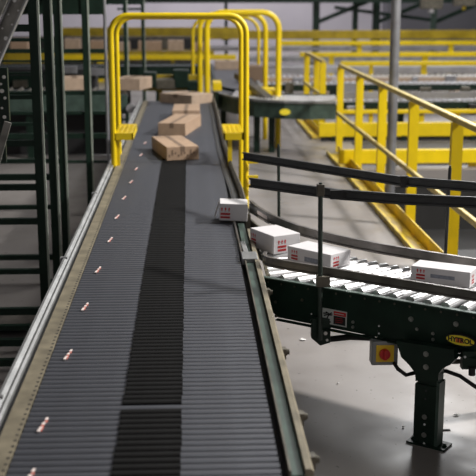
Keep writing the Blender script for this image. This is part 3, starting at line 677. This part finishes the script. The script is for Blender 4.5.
t = thing('brown_carton', 'brown carton on the far conveyor between the two far yellow hoops', 'box', (at(254, 80, 17.0).x, 17.0, .70)); MB().box((-.15, -.2, 0), (.15, .2, .26)).build('body', 'tape', t, .01); MB().box((-.03, -.201, .259), (.03, .201, .263)).build('tape', 'tape', t)
t = thing('transfer_arm', 'short slanted dark transfer arm left of the far crossover', 'conveyor'); MB().beam(at(238, 75, 15), at(272, 102, 14), .12, .08).build('arm', 'steelrail', t); MB().beam(at(250, 80, 15.2), at(262, 102, 14.1), .06, .06).build('brace', 'black', t)
# left feeder with its carton
t = thing('feeder_conveyor', 'dark green feeder conveyor at the left behind the yellow hoop', 'conveyor', (-1.6, 13.6, 0))
def lo4(b): b.v = [(v[0]+1.6, v[1]-13.6, v[2]) for v in b.v]; return b
lo4(MB().beam((-3.6, 13.9, .80), (-.80, 13.9, .80), .7, .05)).build('bed', 'belt', t)
lo4(MB().box((-3.6, 13.5, .58), (-.80, 13.54, .82))).build('side_frame', 'green2', t)
lo4(MB().box((-3.6, 14.26, .58), (-.8, 14.30, .82))).build('side_frame', 'green', t)
for x in (-3.2, -2.1, -1.0): lo4(MB().box((x, 13.55, 0), (x+.08, 13.63, .58))).build('leg', 'green', t); lo4(MB().box((x, 14.2, 0), (x+.08, 14.28, .58))).build('leg', 'green', t)
for i in range(20):
    lo4(MB().tube([(-3.5+i*.14, 13.56, .83), (-3.5+i*.14, 14.24, .83)], .03, 8)).build('roller', 'grime', t)
mt_ = MB().tube([(at(131, 107, 13.5).x, 13.42, zat(108, 13.5, 131)), (at(131, 107, 13.5).x, 13.5, zat(108, 13.5, 131))], .06, 12); lo4(mt_).build('drive_motor', 'bedlight', t)
for lab_, px, wpx, dep, hh, ang in (('pale brown carton on the left feeder, seen just inside the hoop', 133, 28, .5, .15, -16), ('brown carton on the left feeder glimpsed between the green uprights', 75, 30, .4, .16, 10)):
    c = at(px, 94, 13.95); tt = thing('brown_carton', lab_, 'box', (c.x, 13.9, .862), math.radians(ang)); l_ = wpx*13.9/FPX
    MB().box((-l_/2, -dep/2, 0), (l_/2, dep/2, hh)).build('body', 'kraft2', tt, .005); MB().box((-.03, -dep/2-.001, hh-.001), (.03, dep/2+.001, hh+.003)).build('tape', 'tape', tt)

lo4(MB().box((-3.6, 13.78, .02), (-.92, 13.80, .60))).build('underside_shade', 'black', t)  # black sheet paints the shade below the feeder
t = thing('machine_cabinet', 'dark cabinet behind the feeder conveyor seen between the left uprights', 'cabinet', (-3.0, 15.6, 0))
MB().box((-1.8, 0, 0), (1.62, .5, 1.00)).build('body', 'black', t, .02)
for k in range(5): MB().box((-1.7+k*.66, -.02, .12), (-1.12+k*.66, -.001, .92)).build('door', 'green', t)
for k, (px, py) in enumerate(((72, 80), (97, 72), (20, 84), (70, 70))):
    q = at(px, py, 15.5); MB().box((q.x+3-.10, -.10, q.z-.05), (q.x+3+.10, -.021, q.z+.05)).build('control_box', 'pole' if k % 2 else 'grime', t)
t = thing('back_machine', 'long dim brown machine side behind the back left row of cartons', 'machine', (-2.6, 27.4, 0))
MB().box((-3.8, 0, .2), (3.0, .3, zat(36.5, 27.4, 130))).build('housing', 'dustboard', t)
for k in range(11): MB().box((-3.7+k*.6, -.03, .5), (-3.25+k*.6, -.001, zat(39, 27.4, 130))).build('cover_panel', 'black' if k % 3 else 'grime', t)
# cross conveyors behind the railings, front to back (Y, top height from the picture)
def zc(py, Y): return zat(py, Y, 430)
XR1 = 9.0
xconv('pale bedded conveyor just beyond the walkway railing, nearest of the right-hand stack', 15.4, zc(102, 15.4), 2.15, 8, .5, 'bedlight', 'green', .14, (.055, .15, 'bedlight'), 3, True)
xconv('second conveyor behind the railing, grey channel over dark green side', 18.4, zc(84.5, 18.4), 1.35, 8.5, .55, 'bedlight', 'green', .10, None, 3, True)
xconv('third conveyor behind the railing with a brown edge, right of the pole', 20.2, zc(77.5, 20.2), 1.35, 9, .6, 'bedlight', 'kraft2', .09, None, 3, True)
xconv('pale wide conveyor under the middle yellow beam', 23.0, zc(67, 23.0), 2.0, 10, .9, 'bedlight', 'bedlight', .13, None, 3)
xconv('purple-grey conveyor between the two upper yellow beams', 27.0, zc(56.5, 27.0), 1.5, 11.5, .9, 'bedlight', 'pole', .13, None, 3)
xconv('farthest pale conveyor below the long yellow girder', 31.0, zc(46.5, 31.0), -1.5, 12.5, 1.0, 'bedlight', 'bedlight', .12, None, 4)
xconv('dark conveyor with grey loads crossing left of the far hoops', 19.0, zat(66, 19, 160), -4.2, .15, .7, 'belt', 'green', .22, None, 3)
tt = xconv('long dark conveyor carrying a row of cartons at the back left', 26.0, zat(51, 26, 130), -5.5, .6, .8, 'belt', 'yellowdim', .10, None, 3)

BG = 'cartons queued on the back left conveyor'
labs = ['pinkish', 'brown']
zq = zat(51, 26, 130)
names = ['leftmost tan carton of the far back row', 'second tan carton of the far back row, left of the hoop', 'tan carton of the far back row beside the pale conduit', 'tan carton of the far back row, first inside the hoop', 'broad tan carton of the far back row in the middle of the hoop', 'tan carton of the far back row left of the far yellow leg', 'last tan carton of the far back row, at the yellow legs']
for i, px in enumerate((20, 73, 98, 121, 150, 176, 200)):
    wq = (.40, .36, .34, .42, .56, .38, .36)[i]; hq = (.30, .30, .26, .22, .24, .26, .20)[i]
    tt = thing('tan_carton', names[i], 'box', (at(px, 50, 26.3).x, 26.35, zq-.018), 0, BG)
    MB().box((-wq/2, -.22, 0), (wq/2, .22, hq)).build('body', 'kraft2' if i % 2 else 'kraft', tt); MB().box((-.03, -.221, hq-.001), (.03, .221, hq+.004)).build('tape', 'tape', tt)

# ------------------------------------------------------------------ yellow guard beams
def ybeam(label, Y, y0, y1, px0, px1, posts=(), m='yellow', thick=.06, drop=None):
    xa, xb = at(px0, y0, Y).x, at(px1, y0, Y).x; z0, z1 = at(px0, y1, Y).z, at(px0, y0, Y).z
    t = thing('guard_beam', label, 'guard rail', ((xa+xb)/2, Y, 0)); cx = (xa+xb)/2
    MB().box((xa-cx, 0, z0), (xb-cx, thick, z1)).build('beam', m, t, .008)
    for px, wpx in posts:
        xx = at(px, y0, Y).x-cx; w2 = wpx*Y/FPX/2
        MB().box((xx-w2, thick, 0), (xx+w2, thick+.06, z1-.01)).build('post', m, t)
    if not posts:
        for u in (.02, .98):
            xx = xa+(xb-xa)*u-cx; MB().box((xx-.05, thick, 0), (xx+.05, thick+.06, z1-.01)).build('post', m, t)
    return t
ybeam('deep yellow guard beam at pit edge, lowest of the yellow beams', 12.6, 150, 164, 339, 620, ((352, 4), (475, 8), (600, 8)))
ybeam('deep yellow guard beam one step behind the lowest one', 15.0, 123, 137, 319, 560, ((330, 7), (480, 7)))
for (Yb, ya, yb, pa) in ((14.9, 137, 152, 322), (12.75, 163, 175, 345)):  # black sheets paint the shade in the gaps under the beams
    t = thing('gap_shade_sheet', 'black sheet standing in for the dark gap under the %s deep yellow beam' % ('rear' if Yb > 14 else 'front'), 'panel', (at(pa, 150, Yb).x, Yb, 0))
    xe = 9-t.location.x; MB().box((0, .14, 0.0), (xe, .16, zat(ya, Yb, pa)+.02)).build('sheet', 'black', t)
    for k in range(7): MB().box((k*xe/7+.15, .10, 0), (k*xe/7+.21, .139, zat(ya, Yb, pa))).build('stiffener', 'green', t)
ybeam('slim yellow bar just above the deep yellow beams', 15.25, 110, 114, 340, 560, ((372, 4), (423, 5), (459, 5)))
ybeam('yellow beam across the conveyors behind the gray pole, above the white circle', 21.6, 61.5, 66, 341, 560, ((425, 5.5), (372, 4)))
ybeam('yellow beam second below the long girder', 25.6, 52.5, 57, 300, 560, ((426, 6), (332, 5)))
ybeam('bright yellow long girder edge across the back right', 29.0, 41, 45.5, 276, 560, ((452, 5), (360, 5)))
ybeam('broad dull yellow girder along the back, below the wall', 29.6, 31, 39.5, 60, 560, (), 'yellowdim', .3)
ybeam('thin yellow bar beneath the back left cartons', 25.7, 55, 60, 60, 236, ((100, 6), (198, 6)), 'yellow')
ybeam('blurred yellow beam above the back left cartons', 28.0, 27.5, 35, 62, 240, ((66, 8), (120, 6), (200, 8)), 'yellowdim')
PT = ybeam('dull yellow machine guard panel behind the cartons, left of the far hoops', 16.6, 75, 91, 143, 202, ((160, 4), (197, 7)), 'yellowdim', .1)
for px, py, a_, b_ in ((150, 80, .10, .12), (166, 84, .16, .08), (181, 79, .12, .14), (193, 86, .09, .08)):
    q = at(px, py, 16.4); MB().box((q.x-PT.location.x-a_, -.25, q.z-b_), (q.x-PT.location.x+a_, -.001, q.z+b_)).build('machine_box', 'green' if px != 166 else 'grime', PT, .02)
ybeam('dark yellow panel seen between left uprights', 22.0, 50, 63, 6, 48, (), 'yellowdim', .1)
for i, (px, yb, wp) in enumerate(((316, 33, 6.5), (355, 37, 5), (376, 39, 7), (433, 33, 6), (226, 38, 3))):
    Y = 31.5 + i*0.2
    t = thing('hanging_column', ['dark green hanging column right of the far hoops', 'dark green slim column left of the gray pole', 'dark green broad column beside the gray pole', 'grey-green column right of the pole with a pale lamp head', 'slim dark column above the belt between hoops'][i], 'column', (at(px, 20, Y).x, Y, 0))
    MB().box((-wp*Y/FPX/2, -.08, 0), (wp*Y/FPX/2, .08, 5.5)).build('post', 'green' if i != 3 else 'green2', t)
    MB().box((-.14, -.12, zat(yb, Y, px)-.06), (.14, .12, zat(yb, Y, px))).build('collar', 'green', t)
    if i in (0, 2, 3):
        MB().beam((.05, 0, zat(22, Y, px)), (1.9, 0, zat(-4, Y, px)), .07, .12).build('brace', 'rackgreen', t)
    if i == 3:
        MB().beam((-.05, 0, zat(20, Y, px)), (-3.0, 0, zat(-4+8, Y, px)-.1), .07, .10).build('brace', 'rackgreen', t)
t = thing('roof_truss', 'long dark green truss chord along the top of the picture', 'beam', (2, 31.2, zat(1, 31.2)))
MB().box((-6, -.06, -.05), (8, .06, .30)).build('chord', 'green', t)
for i, (px, py) in enumerate(((431, 9), (464, 6))):
    Y = 28.6; q = at(px, py, Y); t = thing('bay_lamp_head', ['pale hanging lamp head on the right beside the grey-green column', 'dark hanging lamp head near the right edge with yellow tag'][i], 'lamp', (q.x, q.y, q.z))
    MB().box((-.30, -.1, 0), (.30, .1, .30)).build('housing', 'grime', t, .02)
    MB().tube([(0, 0, -.10), (0, 0, 0)], .09 if i == 0 else .05, 12).build('socket', 'bedlight' if i == 0 else 'yellowdim', t)
    MB().box((-.02, -.02, .3), (.02, .02, 3)).build('hanger', 'green', t)
q = at(411, 84, 19.5); t = thing('round_reflector', 'small round pale disc on a stem behind the railing, right of the pole', 'reflector', (q.x, 19.5, 0))
MB().tube([(0, -.01, q.z), (0, .02, q.z)], .062, 20).build('disc', 'labelwhite', t); MB().box((-.012, .02, 0), (.012, .045, q.z)).build('stem', 'pole', t)

t = tag(MB().box((0, 0, 0), (6.9, 2.05, .012)).build('floor_shade_sheet', 'black', None, 0, (2.3, 12.8, .001)), 'black sheet added to darken the floor between the two deep yellow beams', 'mat')  # sheet added to blacken the floor in the dark space behind the front beam
# ------------------------------------------------------------------ floor litter
PG = 'paper scraps on the concrete floor'
for lb, px, py, a_, b_ in (('white crumpled paper scrap on the floor left of the switch box', 303, 340, .022, .014), ('white paper scrap lying right of the conveyor leg foot', 456, 415.5, .020, .008), ('tiny pale scrap left of the conveyor leg', 403, 427.5, .010, .006), ('tiny pale chip on the floor below the warning label', 338, 384, .008, .005)):
    p = on(px, py, .001); t = MB(); n = 7; vs = []
    for j in range(n):
        an = j*2*PI/n; r_ = random.uniform(.6, 1); vs.append((a_*r_*math.cos(an), b_*1.6*r_*math.sin(an), random.uniform(.001, .008)))
    vs.append((0, 0, .010)); vs.append((0, 0, 0)); t.add(vs, [(j, (j+1) % n, n) for j in range(n)]+[((j+1) % n, j, n+1) for j in range(n)])
    o = t.build('paper_scrap', 'paper', None, 0, (p.x, p.y, .001)); tag(o, lb, 'litter', PG)
p = on(443, 430, 0.002); o = MB().box((-.035, -.006, 0), (.035, .006, .004)).build('black_strip', 'black', None, 0, (p.x, p.y, .001)); o.rotation_euler.z = -.05
tag(o, 'short black strip lying on the floor right of the conveyor leg', 'litter')
